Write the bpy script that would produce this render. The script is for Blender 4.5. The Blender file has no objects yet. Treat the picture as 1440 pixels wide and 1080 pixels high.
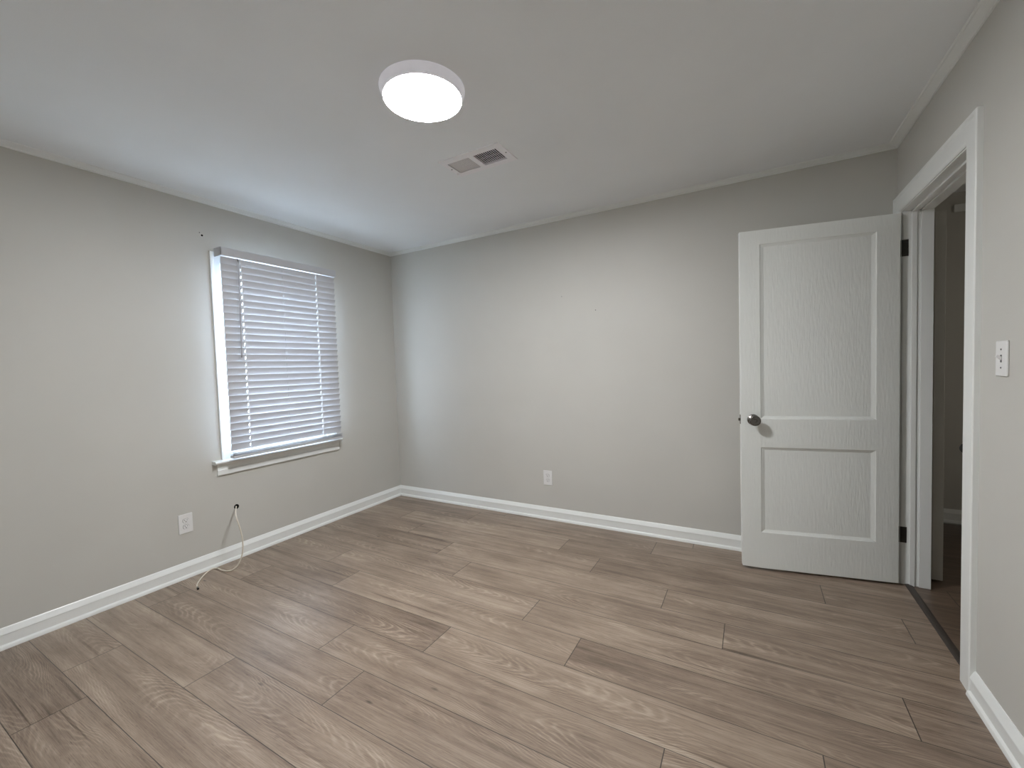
import bpy, bmesh, math, random
from mathutils import Vector, Matrix
random.seed(7)
SC = bpy.context.scene
COL = SC.collection
PI = math.pi

# ------------------------------------------------------------------ camera
cam_d = bpy.data.cameras.new('camera')
cam_d.sensor_fit = 'HORIZONTAL'; cam_d.sensor_width = 36.0
cam_d.lens = 595.35 / 1440 * 36
cam_d.clip_start = 0.01
cam = bpy.data.objects.new('camera', cam_d); COL.objects.link(cam)
yaw, pitch, roll = -0.5160, -0.0416, -0.0320
f = Vector((math.sin(yaw)*math.cos(pitch), math.cos(yaw)*math.cos(pitch), math.sin(pitch)))
r0 = Vector((math.cos(yaw), -math.sin(yaw), 0)); u0 = r0.cross(f)
rr = r0*math.cos(roll) + u0*math.sin(roll); uu = -r0*math.sin(roll) + u0*math.cos(roll)
m = Matrix((rr, uu, -f)).transposed().to_4x4()
m.translation = (3.1633, -3.1773, 1.2846)
cam.matrix_world = m
SC.camera = cam

# ------------------------------------------------------------------ light and exposure
SKY_STRENGTH = 29.0
LAMP_STRENGTH = 206.0
SC.view_settings.view_transform = 'Standard'
SC.view_settings.look = 'None'
SC.view_settings.gamma = 1.0
SC.view_settings.use_curve_mapping = False
SC.view_settings.exposure = 0.0
world = bpy.data.worlds.new('overcast_sky'); SC.world = world
world.use_nodes = True
bg = world.node_tree.nodes['Background']
bg.inputs['Color'].default_value = (0.68, 0.80, 1.0, 1)
bg.inputs['Strength'].default_value = SKY_STRENGTH
pl_d = bpy.data.lights.new('window_daylight', 'AREA')
pl_d.shape = 'RECTANGLE'; pl_d.size = 1.42; pl_d.size_y = 0.86
pl_d.cycles.is_portal = True
pl = bpy.data.objects.new('window_daylight', pl_d); COL.objects.link(pl)
pl.location = (-0.16, -1.205, 1.38); pl.rotation_euler = (0, -PI/2, 0)
hl_d = bpy.data.lights.new('hall_fill', 'AREA'); hl_d.shape = 'RECTANGLE'; hl_d.size = 1.9; hl_d.size_y = 0.7; hl_d.energy = 2.6; hl_d.color = (1.0, 0.90, 0.76)  # added fill light, out of view, lifts the dark hall
hl = bpy.data.objects.new('hall_fill', hl_d); COL.objects.link(hl); hl.location = (5.33, -0.1, 1.3); hl.rotation_euler = (0, PI/2, 0)
SC.cycles.max_bounces = 16; SC.cycles.diffuse_bounces = 10
SC.cycles.transparent_max_bounces = 16
SC.cycles.sample_clamp_indirect = 12

# ------------------------------------------------------------------ dimensions (metres)
W, CEIL, FRONT = 3.8792, 2.452, -3.52
T = 0.125                       # wall thickness
HX, HY = 5.35, 1.19             # far sides of the hall

# ------------------------------------------------------------------ materials
def mat(name, color, rough=0.5, metal=0.0, spec=0.5):
    mt = bpy.data.materials.new(name); mt.use_nodes = True
    b = mt.node_tree.nodes['Principled BSDF']
    b.inputs['Base Color'].default_value = (*color, 1)
    b.inputs['Roughness'].default_value = rough
    b.inputs['Metallic'].default_value = metal
    b.inputs['Specular IOR Level'].default_value = spec
    return mt, mt.node_tree, b
def nd(nt, typ, **kw):
    n = nt.nodes.new(typ)
    for k, v in kw.items(): setattr(n, k, v)
    return n
def mth(nt, op, a, b=None, c=None):
    n = nt.nodes.new('ShaderNodeMath'); n.operation = op
    for i, v in enumerate((a, b, c)):
        if v is None: continue
        if isinstance(v, (int, float)): n.inputs[i].default_value = v
        else: nt.links.new(v, n.inputs[i])
    return n.outputs[0]
def ramp(nt, fac, stops):
    n = nt.nodes.new('ShaderNodeValToRGB'); e = n.color_ramp.elements
    while len(e) < len(stops): e.new(0.5)
    for el, (p, c) in zip(e, stops):
        el.position = p; el.color = (*c, 1) if len(c) == 3 else c
    nt.links.new(fac, n.inputs[0]); return n.outputs[0]
def paint(name, color, rough, var=0.03, bump=0.05, scale=260, stretch=(1, 1, 1), dist=0.0006, spec=0.5):
    """Painted surface: faint roller or brush texture and very slight tone drift."""
    mt, nt, b = mat(name, color, rough, 0, spec)
    tc = nd(nt, 'ShaderNodeTexCoord'); mp = nd(nt, 'ShaderNodeMapping')
    mp.inputs['Scale'].default_value = stretch
    nt.links.new(tc.outputs['Object'], mp.inputs[0])
    n1 = nd(nt, 'ShaderNodeTexNoise'); n1.inputs['Scale'].default_value = scale; n1.inputs['Detail'].default_value = 3
    nt.links.new(mp.outputs[0], n1.inputs['Vector'])
    bp = nd(nt, 'ShaderNodeBump'); bp.inputs['Strength'].default_value = bump; bp.inputs['Distance'].default_value = dist
    nt.links.new(n1.outputs['Fac'], bp.inputs['Height']); nt.links.new(bp.outputs[0], b.inputs['Normal'])
    n2 = nd(nt, 'ShaderNodeTexNoise'); n2.inputs['Scale'].default_value = 2.2; n2.inputs['Detail'].default_value = 4
    nt.links.new(tc.outputs['Object'], n2.inputs['Vector'])
    lo = tuple(c*(1-var) for c in color); hi = tuple(min(1, c*(1+var)) for c in color)
    nt.links.new(ramp(nt, n2.outputs['Fac'], [(0.3, lo), (0.7, hi)]), b.inputs['Base Color'])
    return mt
M = {}
M['wall'] = paint('wall_paint_greige', (0.558, 0.550, 0.517), 0.55, 0.02, 0.25, 300)
M['ceiling'] = paint('ceiling_paint_white', (0.825, 0.85, 0.87), 0.7, 0.02, 0.3, 200)
M['trim'] = paint('trim_paint_white', (0.81, 0.83, 0.82), 0.28, 0.02, 0.12, 60, (1, 1, 1), 0.001)
M['door'] = paint('door_paint_white', (0.80, 0.825, 0.805), 0.30, 0.02, 1.0, 34, (3.2, 3.2, 0.42), 0.0020)
M['plastic'] = mat('white_plastic', (0.76, 0.76, 0.76), 0.3)[0]
mt, nt, b = mat('glowing_acrylic_rim', (0.8, 0.8, 0.82), 0.35); b.inputs['Emission Color'].default_value = (0.90, 0.88, 1.0, 1); b.inputs['Emission Strength'].default_value = 0.20
M['rim'] = mt
M['dark_slot'] = mat('dark_slot', (0.008, 0.008, 0.008), 1.0, 0, 0.1)[0]
M['slotgrey'] = mat('grey_slot', (0.10, 0.10, 0.11), 0.6)[0]
mt, nt, b = mat('brushed_nickel', (0.17, 0.16, 0.15), 0.22, 1.0); b.inputs['Anisotropic'].default_value = 0.75
tg = nd(nt, 'ShaderNodeTangent'); tg.direction_type = 'RADIAL'; tg.axis = 'Y'; nt.links.new(tg.outputs[0], b.inputs['Tangent'])
M['nickel'] = mt
M['bronze'] = mat('dark_bronze_metal', (0.040, 0.037, 0.033), 0.55, 0.3)[0]
M['vent'] = paint('vent_enamel_white', (0.86, 0.85, 0.88), 0.4, 0.01, 0.02)
M['duct'] = mat('dark_duct_metal', (0.03, 0.03, 0.034), 0.6, 0.2)[0]
M['cord'] = mat('ivory_cable_jacket', (0.74, 0.69, 0.60), 0.4)[0]
M['strip'] = mat('dark_floor_transition', (0.045, 0.036, 0.030), 0.5)[0]
M['ground'] = paint('concrete_ground', (0.42, 0.42, 0.40), 0.9, 0.15, 0.3, 20)
M['string'] = mat('white_ladder_string', (0.85, 0.85, 0.86), 0.7)[0]
M['wand'] = mat('clear_grey_plastic_wand', (0.42, 0.42, 0.45), 0.2)[0]

mt, nt, b = mat('white_vinyl_blind', (0.53, 0.535, 0.56), 0.38)
tr = nd(nt, 'ShaderNodeBsdfTranslucent'); tr.inputs[0].default_value = (0.80, 0.82, 0.90, 1)
mx = nd(nt, 'ShaderNodeMixShader'); mx.inputs[0].default_value = 0.003
nt.links.new(b.outputs[0], mx.inputs[1]); nt.links.new(tr.outputs[0], mx.inputs[2])
nt.links.new(mx.outputs[0], nt.nodes['Material Output'].inputs[0])
M['blind'] = mt

mt = bpy.data.materials.new('window_glass'); mt.use_nodes = True; nt = mt.node_tree
nt.nodes.remove(nt.nodes['Principled BSDF'])
tp = nd(nt, 'ShaderNodeBsdfTransparent'); tp.inputs[0].default_value = (0.95, 0.97, 0.96, 1)
gl = nd(nt, 'ShaderNodeBsdfGlossy'); gl.inputs['Roughness'].default_value = 0.02
fr = nd(nt, 'ShaderNodeFresnel'); fr.inputs[0].default_value = 1.45
mx = nd(nt, 'ShaderNodeMixShader')
geo = nd(nt, 'ShaderNodeNewGeometry')
nt.links.new(mth(nt, 'MULTIPLY', fr.outputs[0], mth(nt, 'SUBTRACT', 1.0, geo.outputs['Backfacing'])), mx.inputs[0]); nt.links.new(tp.outputs[0], mx.inputs[1]); nt.links.new(gl.outputs[0], mx.inputs[2])
nt.links.new(mx.outputs[0], nt.nodes['Material Output'].inputs[0])
M['glass'] = mt

mt = bpy.data.materials.new('lit_lamp_diffuser'); mt.use_nodes = True; nt = mt.node_tree
nt.nodes.remove(nt.nodes['Principled BSDF'])
em = nd(nt, 'ShaderNodeEmission'); em.inputs[0].default_value = (0.985, 0.992, 1.0, 1); em.inputs[1].default_value = LAMP_STRENGTH
nt.links.new(em.outputs[0], nt.nodes['Material Output'].inputs[0])
M['lamp'] = mt

def wood_floor(name, tone):
    mt, nt, b = mat(name, (0.2, 0.15, 0.12), 0.42, 0, 0.7)
    L = nt.links.new
    uv = nd(nt, 'ShaderNodeUVMap', uv_map='plank_uv')       # metres along / across one plank
    sz = nd(nt, 'ShaderNodeUVMap', uv_map='plank_size')     # plank length / width
    at = nd(nt, 'ShaderNodeAttribute', attribute_name='plank_rand_shade')
    su = nd(nt, 'ShaderNodeSeparateXYZ'); L(uv.outputs[0], su.inputs[0]); U, V = su.outputs[0], su.outputs[1]
    ss = nd(nt, 'ShaderNodeSeparateXYZ'); L(sz.outputs[0], ss.inputs[0])
    sr = nd(nt, 'ShaderNodeSeparateColor'); L(at.outputs['Color'], sr.inputs[0]); R1, R2, R3 = sr.outputs
    def comb(x, y, z):
        c = nd(nt, 'ShaderNodeCombineXYZ')
        for i, v in enumerate((x, y, z)):
            if isinstance(v, (int, float)): c.inputs[i].default_value = v
            else: L(v, c.inputs[i])
        return c.outputs[0]
    def noise(vec, scale, detail=3, rough=0.55):
        n = nd(nt, 'ShaderNodeTexNoise'); n.inputs['Scale'].default_value = scale
        n.inputs['Detail'].default_value = detail; n.inputs['Roughness'].default_value = rough
        L(vec, n.inputs['Vector']); return n.outputs['Fac']
    off = mth(nt, 'MULTIPLY', R1, 37.0)
    # cathedral figure: contours of a wavy ridge cut along the plank
    n_lo = noise(comb(mth(nt, 'MULTIPLY', U, 1.5), mth(nt, 'MULTIPLY', V, 5.5), off), 1.0, 3, 0.5)
    n_md = noise(comb(mth(nt, 'MULTIPLY', U, 7.0), mth(nt, 'MULTIPLY', V, 24.0), off), 1.0, 3, 0.6)
    vc = mth(nt, 'SUBTRACT', V, mth(nt, 'MULTIPLY_ADD', R2, 0.12, 0.045))
    vc = mth(nt, 'ADD', vc, mth(nt, 'MULTIPLY', mth(nt, 'SUBTRACT', n_lo, 0.5), 0.10))
    sg = mth(nt, 'SIGN', mth(nt, 'SUBTRACT', R3, 0.5))
    rad = mth(nt, 'ADD', mth(nt, 'MULTIPLY', mth(nt, 'MULTIPLY', vc, vc), 560.0), mth(nt, 'MULTIPLY', mth(nt, 'MULTIPLY', U, sg), 11.0))
    rad = mth(nt, 'ADD', rad, mth(nt, 'MULTIPLY_ADD', n_md, 1.5, mth(nt, 'MULTIPLY', n_lo, 3.0)))
    ring = mth(nt, 'SINE', mth(nt, 'MULTIPLY', rad, 8.5))
    ring = mth(nt, 'MULTIPLY_ADD', ring, 0.5, 0.5)
    ring = mth(nt, 'POWER', ring, 2.6)
    # the figure fades in and out along the board
    fade = noise(comb(mth(nt, 'MULTIPLY', U, 2.2), mth(nt, 'MULTIPLY', V, 9.0), mth(nt, 'ADD', off, 9.0)), 1.0, 2)
    fade = nd(nt, 'ShaderNodeMapRange'); 
    fade.inputs['From Min'].default_value = 0.46; fade.inputs['From Max'].default_value = 0.68
    L(noise(comb(mth(nt, 'MULTIPLY', U, 2.2), mth(nt, 'MULTIPLY', V, 9.0), mth(nt, 'ADD', off, 9.0)), 1.0, 2), fade.inputs[0])
    ring = mth(nt, 'MULTIPLY', ring, fade.outputs[0])
    streak = noise(comb(mth(nt, 'MULTIPLY', U, 1.3), mth(nt, 'MULTIPLY', V, 30.0), off), 1.0, 5, 0.6)
    fibre = noise(comb(mth(nt, 'MULTIPLY', U, 9.0), mth(nt, 'MULTIPLY', V, 420.0), off), 1.0, 3, 0.6)
    blot = noise(comb(mth(nt, 'MULTIPLY', U, 3.0), mth(nt, 'MULTIPLY', V, 8.0), mth(nt, 'ADD', off, 3.0)), 1.0, 4, 0.6)
    t = mth(nt, 'MULTIPLY_ADD', mth(nt, 'SUBTRACT', streak, 0.5), 0.95, 0.5)
    t = mth(nt, 'ADD', t, mth(nt, 'MULTIPLY', mth(nt, 'SUBTRACT', fibre, 0.5), 0.80))
    t = mth(nt, 'ADD', t, mth(nt, 'MULTIPLY', mth(nt, 'SUBTRACT', blot, 0.5), 0.70))
    t = mth(nt, 'ADD', t, mth(nt, 'MULTIPLY', ring, 0.30))
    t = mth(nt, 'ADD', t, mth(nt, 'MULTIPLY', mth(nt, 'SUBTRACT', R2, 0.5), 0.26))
    pore = noise(comb(mth(nt, 'MULTIPLY', U, 26.0), mth(nt, 'MULTIPLY', V, 520.0), mth(nt, 'ADD', off, 5.0)), 1.0, 2, 0.5)
    po = nd(nt, 'ShaderNodeMapRange'); po.inputs['From Min'].default_value = 0.60; po.inputs['From Max'].default_value = 0.74
    L(pore, po.inputs[0])
    t = mth(nt, 'SUBTRACT', t, mth(nt, 'MULTIPLY', po.outputs[0], 0.28))
    vein = noise(comb(mth(nt, 'MULTIPLY', U, 1.1), mth(nt, 'MULTIPLY', V, 60.0), mth(nt, 'ADD', off, 17.0)), 1.0, 3, 0.5)
    ve = nd(nt, 'ShaderNodeMapRange'); ve.inputs['From Min'].default_value = 0.63; ve.inputs['From Max'].default_value = 0.76
    L(vein, ve.inputs[0])
    t = mth(nt, 'SUBTRACT', t, mth(nt, 'MULTIPLY', ve.outputs[0], 0.45))
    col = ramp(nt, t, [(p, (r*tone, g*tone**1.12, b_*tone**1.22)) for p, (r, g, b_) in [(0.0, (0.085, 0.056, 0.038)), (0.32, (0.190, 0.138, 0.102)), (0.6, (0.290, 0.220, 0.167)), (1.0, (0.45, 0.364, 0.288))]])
    # knots
    vo = nd(nt, 'ShaderNodeTexVoronoi'); vo.inputs['Scale'].default_value = 1.0
    L(comb(mth(nt, 'MULTIPLY', U, 2.0), mth(nt, 'MULTIPLY', V, 6.5), off), vo.inputs['Vector'])
    kn = nd(nt, 'ShaderNodeMapRange'); kn.inputs['From Min'].default_value = 0.015; kn.inputs['From Max'].default_value = 0.05
    kn.inputs['To Min'].default_value = 0.35; kn.inputs['To Max'].default_value = 1.0
    L(vo.outputs['Distance'], kn.inputs[0])
    mk = nd(nt, 'ShaderNodeMix', data_type='RGBA', blend_type='MULTIPLY'); mk.inputs[0].default_value = 1
    L(col, mk.inputs[6]); L(kn.outputs[0], mk.inputs[7])
    # joints between planks
    eu = mth(nt, 'MINIMUM', U, mth(nt, 'SUBTRACT', ss.outputs[0], U))
    ev = mth(nt, 'MINIMUM', V, mth(nt, 'SUBTRACT', ss.outputs[1], V))
    e = mth(nt, 'MINIMUM', mth(nt, 'MULTIPLY', eu, 0.75), ev)
    ed = nd(nt, 'ShaderNodeMapRange'); ed.inputs['From Min'].default_value = 0.0008; ed.inputs['From Max'].default_value = 0.0018
    ed.inputs['To Min'].default_value = 0.15; ed.inputs['To Max'].default_value = 1.0
    L(e, ed.inputs[0])
    me = nd(nt, 'ShaderNodeMix', data_type='RGBA', blend_type='MULTIPLY'); me.inputs[0].default_value = 1
    L(mk.outputs[2], me.inputs[6]); L(ed.outputs[0], me.inputs[7])
    L(me.outputs[2], b.inputs['Base Color'])
    L(mth(nt, 'MULTIPLY_ADD', fibre, 0.14, 0.30), b.inputs['Roughness'])
    hb = mth(nt, 'ADD', mth(nt, 'MULTIPLY', fibre, 0.5), mth(nt, 'MULTIPLY', ed.outputs[0], 1.2))
    bp = nd(nt, 'ShaderNodeBump'); bp.inputs['Strength'].default_value = 0.25; bp.inputs['Distance'].default_value = 0.0007
    L(hb, bp.inputs['Height']); L(bp.outputs[0], b.inputs['Normal'])
    return mt
M['floor'] = wood_floor('oak_vinyl_planks', 1.0)
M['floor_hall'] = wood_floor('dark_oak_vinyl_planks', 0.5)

# ------------------------------------------------------------------ mesh helpers
def box(bm, a, b_):
    x0, y0, z0 = (min(p, q) for p, q in zip(a, b_)); x1, y1, z1 = (max(p, q) for p, q in zip(a, b_))
    v = [bm.verts.new(p) for p in ((x0,y0,z0),(x1,y0,z0),(x1,y1,z0),(x0,y1,z0),(x0,y0,z1),(x1,y0,z1),(x1,y1,z1),(x0,y1,z1))]
    for q in ((0,3,2,1),(4,5,6,7),(0,1,5,4),(1,2,6,5),(2,3,7,6),(3,0,4,7)): bm.faces.new([v[i] for i in q])
def loft(bm, rings, closed=True, caps=True):
    """rings: lists of points with equal count, joined in order."""
    R = [[bm.verts.new(p) for p in ring] for ring in rings]
    n = len(R[0])
    for a, b_ in zip(R, R[1:]):
        for i in range(n if closed else n-1):
            j = (i+1) % n
            bm.faces.new((a[i], a[j], b_[j], b_[i]))
    if caps:
        bm.faces.new(R[0][::-1]); bm.faces.new(R[-1])
def tube(bm, pts, r, seg=10):
    pts = [Vector(p) for p in pts]; rings = []
    up = Vector((0, 0, 1))
    for i, p in enumerate(pts):
        t = (pts[min(i+1, len(pts)-1)] - pts[max(i-1, 0)]).normalized()
        a = t.cross(up)
        if a.length < 0.05: a = t.cross(Vector((1, 0, 0)))
        a.normalize(); c = t.cross(a).normalized()
        rad = r[i] if isinstance(r, (list, tuple)) else r
        rings.append([p + a*rad*math.cos(2*PI*k/seg) + c*rad*math.sin(2*PI*k/seg) for k in range(seg)])
    loft(bm, rings)
def lathe(bm, prof, origin, axis, seg=40):
    """prof: (distance along axis, radius)."""
    ax = Vector(axis).normalized(); a = ax.orthogonal().normalized(); c = ax.cross(a); o = Vector(origin)
    rings = [[o + ax*h + a*max(r, 1e-4)*math.cos(2*PI*k/seg) + c*max(r, 1e-4)*math.sin(2*PI*k/seg) for k in range(seg)] for h, r in prof]
    loft(bm, rings)
def obj(name, bm, material, parent=None, bevel=0, smooth=False, seg=2):
    bmesh.ops.recalc_face_normals(bm, faces=bm.faces)
    me = bpy.data.meshes.new(name); bm.to_mesh(me); bm.free()
    o = bpy.data.objects.new(name, me); COL.objects.link(o)
    me.materials.append(M[material] if isinstance(material, str) else material)
    if parent is not None:
        o.parent = parent
        o.matrix_parent_inverse = Matrix.Translation(-parent.location) if parent.type == 'EMPTY' and parent.parent is None else Matrix.Identity(4)
    if bevel:
        md = o.modifiers.new('bevel', 'BEVEL'); md.width = bevel; md.segments = seg; md.limit_method = 'ANGLE'; md.angle_limit = math.radians(40)
    if smooth:
        for p in me.polygons: p.use_smooth = True
    return o
def tag(o, label, cat, group=None, kind=None):
    if label: o['label'] = label
    if cat: o['category'] = cat
    if group: o['group'] = group
    if kind: o['kind'] = kind
    return o
def empty(name, loc, rz=0):
    o = bpy.data.objects.new(name, None); COL.objects.link(o)
    o.location = loc; o.rotation_euler = (0, 0, rz); o.empty_display_size = 0.1
    return o
def structure(name, bm, material, **kw):
    o = obj(name, bm, material, **kw); o['kind'] = 'structure'; return o
def NB(): return bmesh.new()
def boxes(*bs):
    bm = NB()
    for a, b_ in bs: box(bm, a, b_)
    return bm
def extrude_profile(prof, p0, p1, nrm, miter0=0, miter1=0):
    """Sweep (offset from wall, z) along p0->p1; nrm points into the room. miter: +1 shortens with offset (inside corner)."""
    bm = NB(); d = (Vector(p1)-Vector(p0)).normalized(); n = Vector(nrm)
    A = [Vector(p0) + n*o + d*o*miter0 + Vector((0, 0, z)) for o, z in prof]
    B = [Vector(p1) + n*o - d*o*miter1 + Vector((0, 0, z)) for o, z in prof]
    loft(bm, [A, B]); return bm

# ------------------------------------------------------------------ floor: laminate planks
P0, PW, PL = -0.107, 0.2075, 1.502
joints = {-6:.4,-5:1.2,-4:.1,-3:.9,-2:.3,-1:1.3, 0:1.063, 1:.484, 2:.782, 3:1.240, 4:1.538, 5:.640, 6:.955, 7:.350, 8:1.400, 9:.205, 10:1.108, 11:.507, 12:.803, 13:.05, 14:.65, 15:1.25, 16:.35, 17:.9}
def plank_mesh(x0, x1, y0, y1):
    bm = NB(); uv = bm.loops.layers.uv.new('plank_uv'); sz = bm.loops.layers.uv.new('plank_size')
    rc = bm.loops.layers.float_color.new('plank_rand_shade')
    k = math.floor((P0 - y1)/PW)
    for row in range(-6, 18):
        yt = P0 - row*PW; yb = yt - PW
        if yb >= y1 or yt <= y0: continue
        j = joints[row] - 3*PL
        while j < x1:
            rnd = random.Random(int(row*1000 + j*10)); rv = (rnd.random(), rnd.random()*(0.45 if j > 2.0 else 1.0), rnd.random(), 1)  # planks on the doorway side get darker tones: shade painted into their colour
            a, c = max(j, x0), min(j+PL, x1); lo, hi = max(yb, y0), min(yt, y1)
            if a < c - 1e-5:
                vs = [(a, lo), (c, lo), (c, hi), (a, hi)]
                fc = bm.faces.new([bm.verts.new((x, y, 0)) for x, y in vs])
                for lp, (x, y) in zip(fc.loops, vs):
                    lp[uv].uv = (x - j, y - yb); lp[sz].uv = (PL, PW); lp[rc] = rv
            j += PL
    return bm
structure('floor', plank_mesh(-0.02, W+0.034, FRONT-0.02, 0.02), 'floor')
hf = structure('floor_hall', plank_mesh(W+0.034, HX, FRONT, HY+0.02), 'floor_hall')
bm = boxes(((-0.3, FRONT-0.2, -0.12), (HX+0.2, HY+0.2, -0.003)))
structure('floor_slab', bm, 'ground')
bm = NB()
prof = [(-0.017, 0), (0.017, 0), (0.015, 0.0035), (0.006, 0.0055), (-0.006, 0.0055), (-0.015, 0.0035)]
loft(bm, [[(W+0.034+a, -0.098, z) for a, z in prof], [(W+0.034+a, -0.925, z) for a, z in prof]])
structure('trim_1', bm, 'strip')

# ------------------------------------------------------------------ walls and ceiling
WY0, WY1, WZ0, WZ1 = -1.603, -0.809, 0.690, 2.058          # window opening
structure('wall_left', boxes(((-T, FRONT-T, 0), (0, WY0, CEIL)), ((-T, WY1, 0), (0, T, CEIL)),
          ((-T, WY0, 0), (0, WY1, WZ0)), ((-T, WY0, WZ1), (0, WY1, CEIL))), 'wall')
structure('wall_back', boxes(((0, 0, 0), (W+T, T, CEIL))), 'wall')
structure('wall_front', boxes(((0, FRONT-T, 0), (HX+T, FRONT, CEIL))), 'wall')
DY0, DY1, DZ = -0.940, -0.086, 2.076                        # rough door opening
structure('wall_right', boxes(((W, FRONT, 0), (W+T, DY0, CEIL)), ((W, DY1, 0), (W+T, 0, CEIL)), ((W, DY0, DZ), (W+T, DY1, CEIL))), 'wall')
structure('wall_hall', boxes(((HX, FRONT, 0), (HX+T, HY+T, CEIL)), ((W, HY, 0), (HX, HY+T, CEIL)), ((W, T, 0), (W+T, HY, CEIL))), 'wall')
VX0, VX1, VY0, VY1 = 1.655, 1.990, -1.205, -1.055           # duct opening for the ceiling vent
cz = (CEIL, CEIL+0.05)
structure('ceiling', boxes(((-T, FRONT-T, cz[0]), (VX0, T, cz[1])), ((VX1, FRONT-T, cz[0]), (W+T, T, cz[1])),
          ((VX0, FRONT-T, cz[0]), (VX1, VY0, cz[1])), ((VX0, VY1, cz[0]), (VX1, T, cz[1]))), 'ceiling')
structure('ceiling_hall', boxes(((W+T, FRONT-T, cz[0]), (HX+T, HY+T, cz[1])), ((W, T, cz[0]), (W+T, HY+T, cz[1]))), 'ceiling')
structure('ground', boxes(((-9, -9, -0.55), (-0.3, 8, -0.5))), 'ground')

# baseboards with sloped cap and shoe moulding
bprof = [(0, 0), (0.026, 0), (0.026, 0.006), (0.023, 0.015), (0.016, 0.021), (0.015, 0.022), (0.015, 0.067), (0.0175, 0.069), (0.0165, 0.073), (0.005, 0.097), (0.003, 0.100), (0, 0.100)]
structure('baseboard_left', extrude_profile(bprof, (0, FRONT, 0), (0, 0, 0), (1, 0, 0), 1, 1), 'trim')
structure('baseboard_back', extrude_profile(bprof, (0, 0, 0), (W, 0, 0), (0, -1, 0), 1, 1), 'trim')
structure('baseboard_right', extrude_profile(bprof, (W, FRONT, 0), (W, -1.018, 0), (-1, 0, 0), 1, 0), 'trim')
structure('baseboard_front', extrude_profile(bprof, (0, FRONT, 0), (W, FRONT, 0), (0, 1, 0), 1, 1), 'trim')
structure('baseboard_hall', extrude_profile(bprof, (W+T, HY, 0), (HX, HY, 0), (0, -1, 0), 0, 0), 'trim')
# crown: small bed moulding
cb = 2.430 - CEIL
cprof = [(0, 0), (0, cb), (0.008, cb), (0.010, cb+0.003), (0.008, cb+0.006), (0.014, cb+0.009), (0.028, cb+0.013), (0.036, cb+0.016), (0.042, cb+0.016), (0.046, cb+0.019), (0.046, 0)]
structure('trim_2', extrude_profile(cprof, (0, FRONT, CEIL), (0, 0, CEIL), (1, 0, 0), 1, 1), 'trim')
structure('trim_3', extrude_profile(cprof, (0, 0, CEIL), (W, 0, CEIL), (0, -1, 0), 1, 1), 'trim')
structure('trim_4', extrude_profile(cprof, (W, FRONT, CEIL), (W, 0, CEIL), (-1, 0, 0), 1, 1), 'trim')
structure('trim_5', extrude_profile(cprof, (0, FRONT, CEIL), (W, FRONT, CEIL), (0, 1, 0), 1, 1), 'trim')
structure('trim_6', boxes(((4.46, HY-0.018, 2.308), (5.25, HY, 2.362))), 'trim', bevel=0.004)

# ------------------------------------------------------------------ window
win = empty('window_1', (0, -1.206, WZ0)); tag(win, 'white double-hung window with stool and apron behind the lowered blind', 'window', kind='structure')
ci, co, ct = 0.064, 0.020, 0.006
bm = NB()
y0, y1, z1, zb = WY0, WY1, WZ1, 0.712
def casing_ring(off):  # U-shaped path outward by off
    return [(y0-off, zb), (y0-off, z1+off), (y1+off, z1+off), (y1+off, zb)]
cprof2 = [(0.0, 0.0), (0.0, 0.009), (0.004, 0.011), (0.044, 0.012), (0.048, 0.016), (0.062, 0.016), (0.064, 0.013), (0.064, 0.0)]
pts = [[(x, y, z) for (o_, x) in cprof2 for (y, z) in (casing_ring(o_)[i],)] for i in range(4)]
loft(bm, pts)
obj('casing', bm, 'trim', win)
bm = boxes(((-T, y0, WZ0), (0.0, y0+0.012, z1)), ((-T, y1-0.012, WZ0), (0.0, y1, z1)), ((-T, y0, z1-0.012), (0.0, y1, z1)), ((-T, y0, WZ0), (-0.02, y1, WZ0+0.012)))
obj('jamb', bm, 'trim', win)
bm = NB(); sp = [(-0.05, 0.686), (0.040, 0.686), (0.048, 0.690), (0.052, 0.697), (0.050, 0.705), (0.044, 0.710), (-0.05, 0.711)]
loft(bm, [[(x, -1.724, z) for x, z in sp if x > -0.04] if 0 else [(max(x, 0.0), -1.724, z) for x, z in sp], [(max(x, 0.0), -0.716, z) for x, z in sp]])
box(bm, (-0.06, y0+0.012, 0.690), (0.0, y1-0.012, 0.711))
obj('stool', bm, 'trim', win)
bm = NB(); ap = [(0, 0.606), (0.014, 0.606), (0.018, 0.612), (0.018, 0.640), (0.014, 0.646), (0.014, 0.668), (0.018, 0.675), (0.018, 0.686), (0, 0.686)]
loft(bm, [[(x, -1.698, z) for x, z in ap], [(x, -0.728, z) for x, z in ap]])
obj('apron', bm, 'trim', win)
def sash(name, xa, xb, za, zc):
    ya, yb = y0+0.013, y1-0.013; s = 0.042
    bm = boxes(((xa, ya, za), (xb, ya+s, zc)), ((xa, yb-s, za), (xb, yb, zc)), ((xa, ya+s, za), (xb, yb-s, za+s)), ((xa, ya+s, zc-s), (xb, yb-s, zc)))
    o = obj(name, bm, 'trim', win, bevel=0.003)
    xm = (xa+xb)/2
    g = obj('pane', boxes(((xm-0.002, ya+s, za+s), (xm+0.002, yb-s, zc-s))), 'glass', o)
    return o
sash('lower_sash', -0.062, -0.030, 0.712, 1.395)
sash('upper_sash', -0.098, -0.066, 1.355, 2.045)

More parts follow.
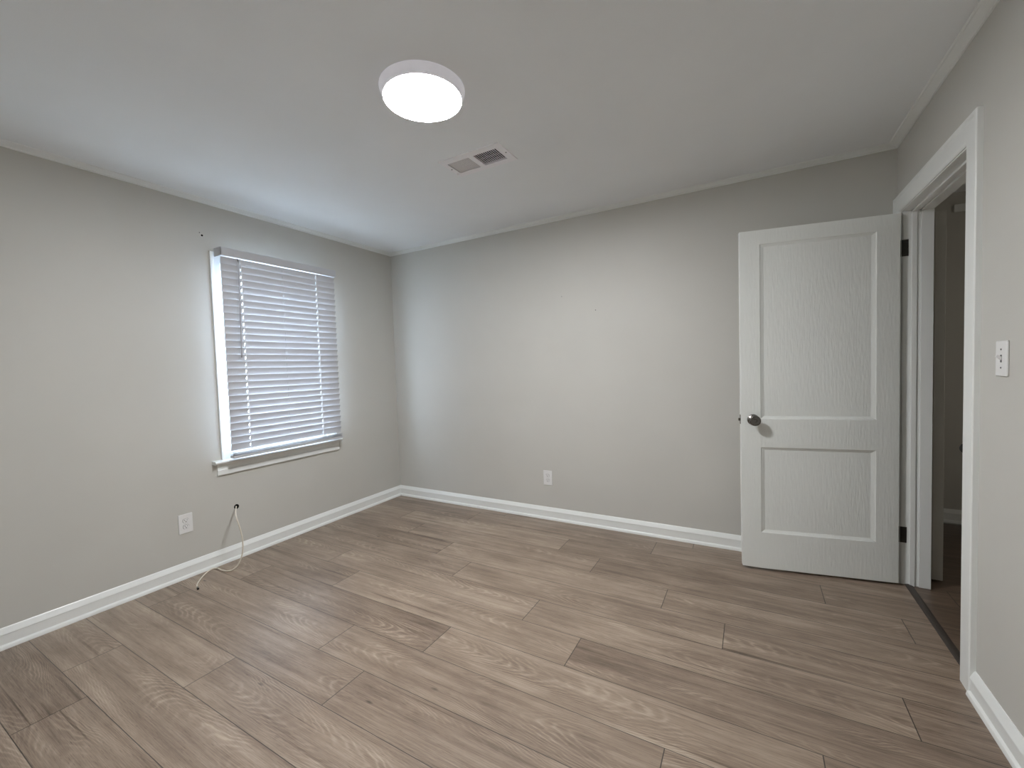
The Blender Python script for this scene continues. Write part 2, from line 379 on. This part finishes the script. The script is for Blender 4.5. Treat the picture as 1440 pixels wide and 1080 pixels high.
# ------------------------------------------------------------------ blind (mounted on the face of the casing)
BY0, BY1 = -1.640, -0.760
bl = empty('window_blind', (0.05, (BY0+BY1)/2, 0.715))
tag(bl, 'white horizontal slat blind lowered over the window with a tilt wand', 'blind')
obj('headrail', boxes(((0.060, BY0+0.006, 2.088), (0.104, BY1-0.006, 2.134))), 'blind', bl, bevel=0.002)
obj('valance', boxes(((0.105, BY0-0.006, 2.084), (0.112, BY1+0.006, 2.140)), ((0.022, BY0-0.006, 2.084), (0.112, BY0-0.001, 2.140)), ((0.022, BY1+0.001, 2.084), (0.112, BY1+0.006, 2.140))), 'blind', bl, bevel=0.002)
bm = NB()
def slat(bm, xc, zc, th, w=0.050, t=0.0026, ya=BY0, yb=BY1, crown=0.0025):
    ca, sa = math.cos(th), math.sin(th)
    def piece(s0, s1, y0, y1, n):
        top = []; bot = []
        for i in range(n+1):
            s = s0 + (s1-s0)*i/n; h = crown*(1-(2*s/w)**2)
            top.append((xc + s*ca - (h+t/2)*sa, zc + s*sa + (h+t/2)*ca))
            bot.append((xc + s*ca - (h-t/2)*sa, zc + s*sa + (h-t/2)*ca))
        ring = top + bot[::-1]
        loft(bm, [[(x, y0, z) for x, z in ring], [(x, y1, z) for x, z in ring]])
    y = ya
    for c, hw in HOLES:                      # routed cord holes
        piece(-w/2, w/2, y, c-hw, 6)
        piece(-w/2, -0.009, c-hw, c+hw, 2); piece(0.009, w/2, c-hw, c+hw, 2)
        y = c+hw
    piece(-w/2, w/2, y, yb, 6)
HOLES = [(-1.514, 0.0022), (-1.214, 0.0006), (-0.934, 0.0022)]
PITCH = 0.0467
XS = 0.090
k = 0; z = 0.812 - PITCH/2 + 0.006
zs = []
while z < 2.07:
    zs.append(z); z += PITCH
for i, z in enumerate(zs):
    th = math.radians(74.5)
    if z > 1.90: th = math.radians(79)
    jit = random.uniform(-1, 1)
    slat(bm, XS + random.uniform(-0.0006, 0.0006), z + random.uniform(-0.0005, 0.0005), th + math.radians(jit))
for q in range(3):
    slat(bm, XS, 0.7445 + q*0.0075, math.radians(3 + 2*q), crown=0.001)
obj('slat_stack', bm, 'blind', bl)
obj('bottom_rail', boxes(((XS-0.024, BY0, 0.720), (XS+0.026, BY1, 0.7385))), 'blind', bl, bevel=0.003)
for y in (-1.514, -0.934):
    bm = NB()
    tube(bm, [(0.0995, y, 2.085), (0.0995, y, 0.75)], 0.0020, 6)
    tube(bm, [(0.079, y, 2.085), (0.079, y, 0.75)], 0.0011, 6)
    lathe(bm, [(0, 0.005), (0.004, 0.005), (0.006, 0.003)], (XS+0.018, y, 0.768), (0.5, 0, 1), 10)
    obj('ladder_cord', bm, 'string', bl)
bm = NB(); tube(bm, [(0.079, -1.214, 2.085), (0.079, -1.214, 0.75)], 0.0014, 6)
obj('ladder_cord', bm, 'string', bl)
wand = obj('tilt_wand', (lambda b_: (tube(b_, [(0.117, -1.542, 2.055), (0.117, -1.545, 1.8), (0.118, -1.552, 1.46), (0.118, -1.554, 1.405)], [0.0032, 0.0032, 0.0038, 0.0045], 8), b_)[1])(NB()), 'wand', bl, smooth=True)
bm = NB(); tube(bm, [(0.105, -1.542, 2.076), (0.113, -1.542, 2.074), (0.117, -1.542, 2.062), (0.117, -1.542, 2.052)], 0.003, 8)
obj('wand_hook', bm, 'slotgrey', wand)

# ------------------------------------------------------------------ door frame
fr_ = empty('trim_7', (W, -0.51, 0)); tag(fr_, 'white door casing and jamb around the open doorway', 'door frame', kind='structure')
JY1, JY0, JZ = -0.104, -0.914, 2.052        # jamb faces
bm = NB()
dprof = [(0.0, 0.0), (0.0, 0.010), (0.006, 0.013), (0.014, 0.015), (0.080, 0.016), (0.086, 0.020), (0.100, 0.020), (0.103, 0.016), (0.103, 0.0)]
def dring(o_): return [(JY0-0.004-o_, 0), (JY0-0.004-o_, JZ+0.004+o_*0.88), (JY1+0.0-o_*0+o_*0.97, JZ+0.004+o_*0.88), (JY1+o_*0.97, 0)]
loft(bm, [[(W-x, dring(o_)[i][0], dring(o_)[i][1]) for o_, x in dprof] for i in range(4)])
obj('casing', bm, 'trim', fr_)
xa, xb = W-0.004, W+T
obj('jamb', boxes(((xa, JY1, 0), (xb, DY1, JZ)), ((xa, DY0, 0), (xb, JY0, JZ)), ((xa, DY0, JZ), (xb, DY1, DZ))), 'trim', fr_, bevel=0.0015)
s0, s1, s2, s3 = W+0.036, W+0.058, W+0.073, W+0.123
def stops(pr, a, c):
    return (((a, JY1-pr, 0), (c, JY1, JZ)), ((a, JY0, 0), (c, JY0+pr, JZ)), ((a, JY0, JZ-pr), (c, JY1, JZ)))
obj('stop', boxes(*stops(0.011, s0, s1), *stops(0.004, s1, s2), *stops(0.012, s2, s3)), 'trim', fr_, bevel=0.002)
for zc in (1.856, 0.281):
    h = obj('hinge_leaf', boxes(((W-0.004, JY1-0.0022, zc-0.044), (W+0.024, JY1, zc+0.044))), 'bronze', fr_)
    bm = NB(); lathe(bm, [(0, 0.0055), (0.089, 0.0055)], (W-0.010, JY1+0.004, zc-0.0445), (0, 0, 1), 12)
    obj('knuckle', bm, 'bronze', h, smooth=False)
bm = NB(); box(bm, (W-0.006, JY0, 0.885), (W+0.030, JY0+0.002, 0.942))
lathe(bm, [(0.0, 0.0215), (0.0022, 0.0215)], (W+0.0025, JY0, 0.913), (0, 1, 0), 28)
obj('strike_plate', bm, 'bronze', fr_)

# ------------------------------------------------------------------ the door, standing open into the room
dw, dt, dz0, dh = 0.772, 0.035, 0.013, 2.026
hx, hy, ang = 3.8636, -0.1366, -0.1764
dr = empty('door_1', (hx, hy, 0.0)); tag(dr, 'white two-panel door standing open in front of the back wall', 'door', kind='structure')
dr.rotation_euler = (0, 0, PI + 0.1764)      # local +x runs from hinge to latch edge, local -y... faces flipped below
# local frame: x = along the door from the hinge, y = thickness (face towards camera at y = 0, back at y = -dt)
def dobj(name, bm, material, parent=dr, **kw):
    o = obj(name, bm, material, None, **kw); o.parent = parent; return o
px0, px1 = 0.104, 0.666
up, lo_ = (0.923, 1.955), (0.234, 0.752)
bm = NB()
dep = 0.009; ins = 0.021
def door_face(bm, yf, sgn):
    """Face grid with two recessed panels with sloped sticking; sgn=+1 front (y=yf), recess goes -y."""
    X = [0, px0, px1, dw]; Z = [dz0, lo_[0], lo_[1], up[0], up[1], dz0+dh]
    P = {}
    for i, x in enumerate(X):
        for j, z in enumerate(Z): P[i, j] = bm.verts.new((x, yf, z))
    for i in range(3):
        for j in range(5):
            q = [P[i, j], P[i+1, j], P[i+1, j+1], P[i, j+1]]
            if i == 1 and j in (1, 3):
                a = [(X[1]+0.003, Z[j]+0.003), (X[2]-0.003, Z[j]+0.003), (X[2]-0.003, Z[j+1]-0.003), (X[1]+0.003, Z[j+1]-0.003)]
                c = [(X[1]+ins, Z[j]+ins*.8), (X[2]-ins, Z[j]+ins*.8), (X[2]-ins, Z[j+1]-ins*.8), (X[1]+ins, Z[j+1]-ins*.8)]
                A = [bm.verts.new((x, yf-sgn*0.003, z)) for x, z in a]
                Cc = [bm.verts.new((x, yf-sgn*dep, z)) for x, z in c]
                for k in range(4):
                    l = (k+1) % 4
                    bm.faces.new((q[k], q[l], A[l], A[k])); bm.faces.new((A[k], A[l], Cc[l], Cc[k]))
                bm.faces.new(Cc)
            else: bm.faces.new(q)
    return P, X, Z
F, X, Z = door_face(bm, 0.0, 1); Bk, _, _ = door_face(bm, -dt, -1)
for i in range(3):
    for j in (0, 5): bm.faces.new((F[i, j], F[i+1, j], Bk[i+1, j], Bk[i, j]))
for j in range(5):
    for i in (0, 3): bm.faces.new((F[i, j], F[i, j+1], Bk[i, j+1], Bk[i, j]))
# worn rounded lower latch corner
for P in (F, Bk): P[3, 0].co.z += 0.004; P[3, 0].co.x -= 0.003
slab = dobj('door_panel', bm, 'door', bevel=0.0016)
# knobs on both faces, latch
kx, kz = 0.706, 0.918
bm = NB()
kprof = [(0, 0.032), (0.003, 0.0325), (0.006, 0.030), (0.009, 0.016), (0.018, 0.0125), (0.028, 0.013), (0.034, 0.020), (0.042, 0.028), (0.050, 0.0312), (0.058, 0.0305), (0.0615, 0.028), (0.0625, 0.024), (0.0600, 0.0095), (0.0590, 0.0)]
lathe(bm, kprof, (kx, 0, kz), (0, 1, 0), 48)
kn = dobj('door_knob', bm, 'nickel', smooth=True)
bm = NB(); lathe(bm, [(0.058, 0.0075), (0.0625, 0.0075), (0.064, 0.006)], (kx, 0, kz), (0, 1, 0), 20)
o = obj('lock_button', bm, 'nickel'); o.parent = kn
bm = NB(); lathe(bm, kprof, (kx, -dt, kz), (0, -1, 0), 40); dobj('door_knob', bm, 'nickel', smooth=True)
bm = boxes(((dw-0.0005, -dt/2-0.0125, kz-0.028), (dw+0.0015, -dt/2+0.0125, kz+0.028)))
lt = dobj('latch_plate', bm, 'nickel')
bm = boxes(((dw+0.0015, -dt/2-0.007, kz-0.009), (dw+0.0115, -dt/2+0.006, kz+0.008)))
o = obj('latch_bolt', bm, 'nickel', bevel=0.003); o.parent = lt

# second door seen edge-on in the hall
d2 = empty('door_2', (4.06, 0.02, 0)); tag(d2, 'dim grey-beige hall door seen edge-on through the doorway, in shadow', 'door', kind='structure')
obj('door_panel', boxes(((4.036, -0.001, 0.012), (4.082, 0.72, 2.05))), 'wall', d2, bevel=0.002)

# ------------------------------------------------------------------ ceiling light
LX, LY = 1.9722, -1.7566
lamp = empty('ceiling_light', (LX, LY, CEIL)); tag(lamp, 'lit round flush-mount ceiling light with white rim', 'ceiling light')
bm = NB(); lathe(bm, [(0, 0.176), (0.004, 0.176), (0.030, 0.166), (0.036, 0.165), (0.040, 0.1635), (0.040, 0.1605), (0.030, 0.160)], (LX, LY, CEIL), (0, 0, -1), 72)
obj('rim', bm, 'rim', lamp, smooth=False)
bm = NB(); lathe(bm, [(0.031, 0.160), (0.040, 0.1605), (0.0415, 0.158), (0.0425, 0.14), (0.043, 0.09), (0.043, 0.0)], (LX, LY, CEIL), (0, 0, -1), 72)
obj('diffuser', bm, 'lamp', lamp, smooth=True)

# ------------------------------------------------------------------ ceiling vent
vt = empty('ceiling_vent', (1.8275, -1.131, CEIL)); tag(vt, 'white rectangular metal air register in the ceiling near the lamp', 'vent')
vx0, vx1, vy0, vy1 = 1.630, 2.025, -1.238, -1.024
gl_, gr_ = (1.660, 1.806), (1.836, 1.984); gy = (-1.195, -1.065)
zt, zb_ = CEIL, CEIL-0.006
bm = NB()
def plate(bm, z0, z1):
    xs = [vx0, gl_[0], gl_[1], gr_[0], gr_[1], vx1]
    for i in (0, 2, 4): box(bm, (xs[i], gy[0], z0), (xs[i+1], gy[1], z1))
    box(bm, (vx0, vy0, z0), (vx1, gy[0], z1)); box(bm, (vx0, gy[1], z0), (vx1, vy1, z1))
plate(bm, zb_, zt)
obj('frame', bm, 'vent', vt)
def louvres(x0, x1, lean, n=12):
    bm = NB(); p = (x1-x0)/n
    for i in range(n):
        xc = x0 + p*(i+0.5); hw = 0.0037 if lean < 1.5 else 0.0046
        d = Vector((math.cos(lean), 0, math.sin(lean))); nn = Vector((-d.z, 0, d.x))*0.0005
        c = Vector((xc, 0, CEIL+0.0005))
        ring = [c - d*hw - nn, c + d*hw - nn, c + d*hw + nn, c - d*hw + nn]
        loft(bm, [[(q.x, gy[0], q.z) for q in ring], [(q.x, gy[1], q.z) for q in ring]])
    return bm
obj('louver_bank', louvres(*gl_, math.radians(40)), 'vent', vt)
obj('louver_bank', louvres(*gr_, math.radians(154)), 'vent', vt)
bm = boxes(((VX0-0.002, VY0, CEIL+0.012), (VX0, VY1, CEIL+0.25)), ((VX1, VY0, CEIL+0.012), (VX1+0.002, VY1, CEIL+0.25)), ((VX0, VY0-0.002, CEIL+0.012), (VX1, VY0, CEIL+0.25)), ((VX0, VY1, CEIL+0.012), (VX1, VY1+0.002, CEIL+0.25)), ((VX0, VY0, CEIL+0.25), (VX1, VY1, CEIL+0.252)))
obj('duct_boot', bm, 'duct', vt)
obj('damper_bar', boxes(((gr_[0], -1.092, CEIL+0.010), (gr_[1], -1.086, CEIL+0.016)), ((gr_[0], -1.135, CEIL+0.02), (gr_[1], -1.130, CEIL+0.026))), 'duct', vt)
for x in (vx0+0.014, vx1-0.014):
    bm = NB(); lathe(bm, [(0, 0.004), (0.0015, 0.0035)], (x, -1.131, zb_), (0, 0, -1), 12)
    obj('screw', bm, 'slotgrey', vt)
obj('damper_lever', boxes(((1.651, -1.085, CEIL-0.022), (1.655, -1.079, CEIL))), 'vent', vt)

# ------------------------------------------------------------------ outlets and switch
def outlet(name, loc, rz, label):
    """Local frame: plate in x-z, facing local -y."""
    o = empty(name, loc, rz); tag(o, label, 'outlet')
    def part(n, bm, mname, par=o, **kw):
        q = obj(n, bm, mname, None, **kw); q.parent = par; return q
    part('cover_plate', boxes(((-0.039, -0.006, -0.0615), (0.039, 0, 0.0615))), 'plastic', bevel=0.0045, seg=4)
    for zc in (0.0195, -0.0195):
        bm = NB(); ring = []
        for k in range(28):
            a = 2*PI*k/28; ring.append((0.0165*math.cos(a), max(-0.0122, min(0.0122, 0.0165*math.sin(a)))))
        loft(bm, [[(x, -0.0058, zc+z) for x, z in ring], [(x, -0.0085, zc+z) for x, z in ring]])
        r_ = part('receptacle', bm, 'plastic')
        bm = boxes(((-0.0075, -0.0088, zc-0.001), (-0.0055, -0.0080, zc+0.0075)), ((0.0055, -0.0088, zc+0.0005), (0.0075, -0.0080, zc+0.0068)))
        lathe(bm, [(-0.0003, 0.0026), (0.0006, 0.0026)], (0, -0.0083, zc-0.0068), (0, -1, 0), 12)
        q = obj('slots', bm, 'dark_slot'); q.parent = r_
        bm = NB(); rg = [(0.0176*math.cos(2*PI*k/28), max(-0.0134, min(0.0134, 0.0176*math.sin(2*PI*k/28)))) for k in range(28)]
        loft(bm, [[(x, -0.0055, zc+z) for x, z in rg], [(x, -0.00635, zc+z) for x, z in rg]])
        q = obj('recess', bm, 'slotgrey'); q.parent = r_
    bm = NB(); lathe(bm, [(0, 0.0032), (0.0012, 0.0028)], (0, -0.006, 0), (0, -1, 0), 14)
    part('screw', bm, 'plastic')
    return o
outlet('wall_outlet', (0.0, -1.896, 0.347), PI/2, 'white duplex outlet on the window wall left of the dangling cable')
outlet('wall_outlet.001', (1.677, 0.0, 0.347), 0, 'white duplex outlet low on the back wall')
sw = empty('light_switch', (W, -1.1815, 1.259), -PI/2); tag(sw, 'white toggle light switch on the right wall beside the doorway', 'light switch')
def spart(n, bm, mname, par=sw, **kw):
    q = obj(n, bm, mname, None, **kw); q.parent = par; return q
spart('cover_plate', boxes(((-0.037, -0.006, -0.058), (0.037, 0, 0.058))), 'plastic', bevel=0.0045, seg=4)
spart('toggle_slot', boxes(((-0.0052, -0.0063, -0.0125), (0.0052, -0.0055, 0.0125))), 'slotgrey')
bm = NB(); loft(bm, [[(-0.0045, -0.005, -0.006), (0.0045, -0.005, -0.006), (0.0045, -0.005, 0.006), (-0.0045, -0.005, 0.006)], [(-0.0035, -0.019, 0.006), (0.0035, -0.019, 0.006), (0.0035, -0.017, 0.0125), (-0.0035, -0.017, 0.0125)]])
spart('toggle', bm, 'plastic', bevel=0.001)
for z in (0.030, -0.030):
    bm = NB(); lathe(bm, [(0, 0.0030), (0.0012, 0.0026)], (0, -0.006, z), (0, -1, 0), 14); spart('screw', bm, 'slotgrey')

# ------------------------------------------------------------------ coax cable hanging out of the wall
def catmull(P, n=10):
    P = [Vector(p) for p in P]; Q = [P[0]*2-P[1]] + P + [P[-1]*2-P[-2]]; out = []
    for i in range(1, len(Q)-2):
        for k in range(n):
            t = k/n; a, b_, c, d = Q[i-1], Q[i], Q[i+1], Q[i+2]
            out.append(0.5*((2*b_) + (c-a)*t + (2*a-5*b_+4*c-d)*t*t + (3*b_-a-3*c+d)*t*t*t))
    out.append(P[-1]); return out
cable = empty('coaxial_cable', (0.10, -1.75, 0.0)); tag(cable, 'ivory coaxial cable dangling from a wall hole onto the floor', 'cable')
CP = [(-0.012, -1.587, 0.361), (0.012, -1.594, 0.364), (0.05, -1.615, 0.367), (0.12, -1.654, 0.366), (0.18, -1.684, 0.365), (0.228, -1.704, 0.350), (0.25, -1.702, 0.301), (0.25, -1.689, 0.228), (0.24, -1.682, 0.162), (0.222, -1.681, 0.097), (0.198, -1.695, 0.036), (0.180, -1.722, 0.007), (0.160, -1.748, 0.0045), (0.112, -1.757, 0.0045), (0.058, -1.757, 0.0045), (0.034, -1.776, 0.0045), (0.062, -1.826, 0.0045), (0.125, -1.888, 0.0045), (0.185, -1.932, 0.0045), (0.225, -1.946, 0.0055)]
bm = NB(); pts = catmull(CP, 8); tube(bm, pts, 0.0040, 10)
cj = obj('cord', bm, 'cord', cable, smooth=True)
e1 = Vector(CP[-1]); dd = (e1 - Vector(CP[-2])).normalized()
bm = NB(); lathe(bm, [(-0.002, 0.0045), (0.006, 0.0050), (0.012, 0.0052), (0.013, 0.0062), (0.026, 0.0062), (0.027, 0.005)], e1, dd, 12)
cn = obj('connector', bm, 'nickel', cable); 
bm = NB(); lathe(bm, [(0.0265, 0.0048), (0.0275, 0.0048)], e1, dd, 12); lathe(bm, [(0.02, 0.0006), (0.034, 0.0006)], e1, dd, 6)
o = obj('pin', bm, 'dark_slot'); o.parent = cn; o.matrix_parent_inverse = Matrix.Identity(4); o.matrix_parent_inverse = cn.matrix_parent_inverse.inverted() @ cn.matrix_parent_inverse
hole = NB(); lathe(hole, [(-0.004, 0.0165), (0.0006, 0.0170), (0.0010, 0.0150), (0.0008, 0.0)], (0, -1.586, 0.361), (1, 0.0, 0), 24)
ho = obj('wall_hole', hole, 'dark_slot'); tag(ho, 'small dark drilled hole in the left wall that the cable comes out of', 'hole', kind='structure')

def speck(name, loc, nrm, r, material, label):
    bm = NB(); lathe(bm, [(-0.002, r), (0.0006, r), (0.001, r*0.6)], loc, nrm, 12)
    return tag(obj(name, bm, material), label, 'wall anchor' if name.startswith('wall') else 'nail hole')
speck('wall_anchor', (0, -1.699, 2.217), (1, 0, 0), 0.0065, 'dark_slot', 'larger dark screw anchor on the wall above the window corner')
speck('wall_anchor.001', (0, -1.713, 2.232), (1, 0, 0), 0.0035, 'slotgrey', 'tiny grey mark just up-left of the dark screw anchor')
speck('nail_hole', (1.844, 0, 1.830), (0, -1, 0), 0.0030, 'slotgrey', 'upper left of two tiny grey nail holes high on the back wall')
speck('nail_hole.001', (2.121, 0, 1.697), (0, -1, 0), 0.0038, 'slotgrey', 'lower right of two tiny grey nail holes on the back wall')
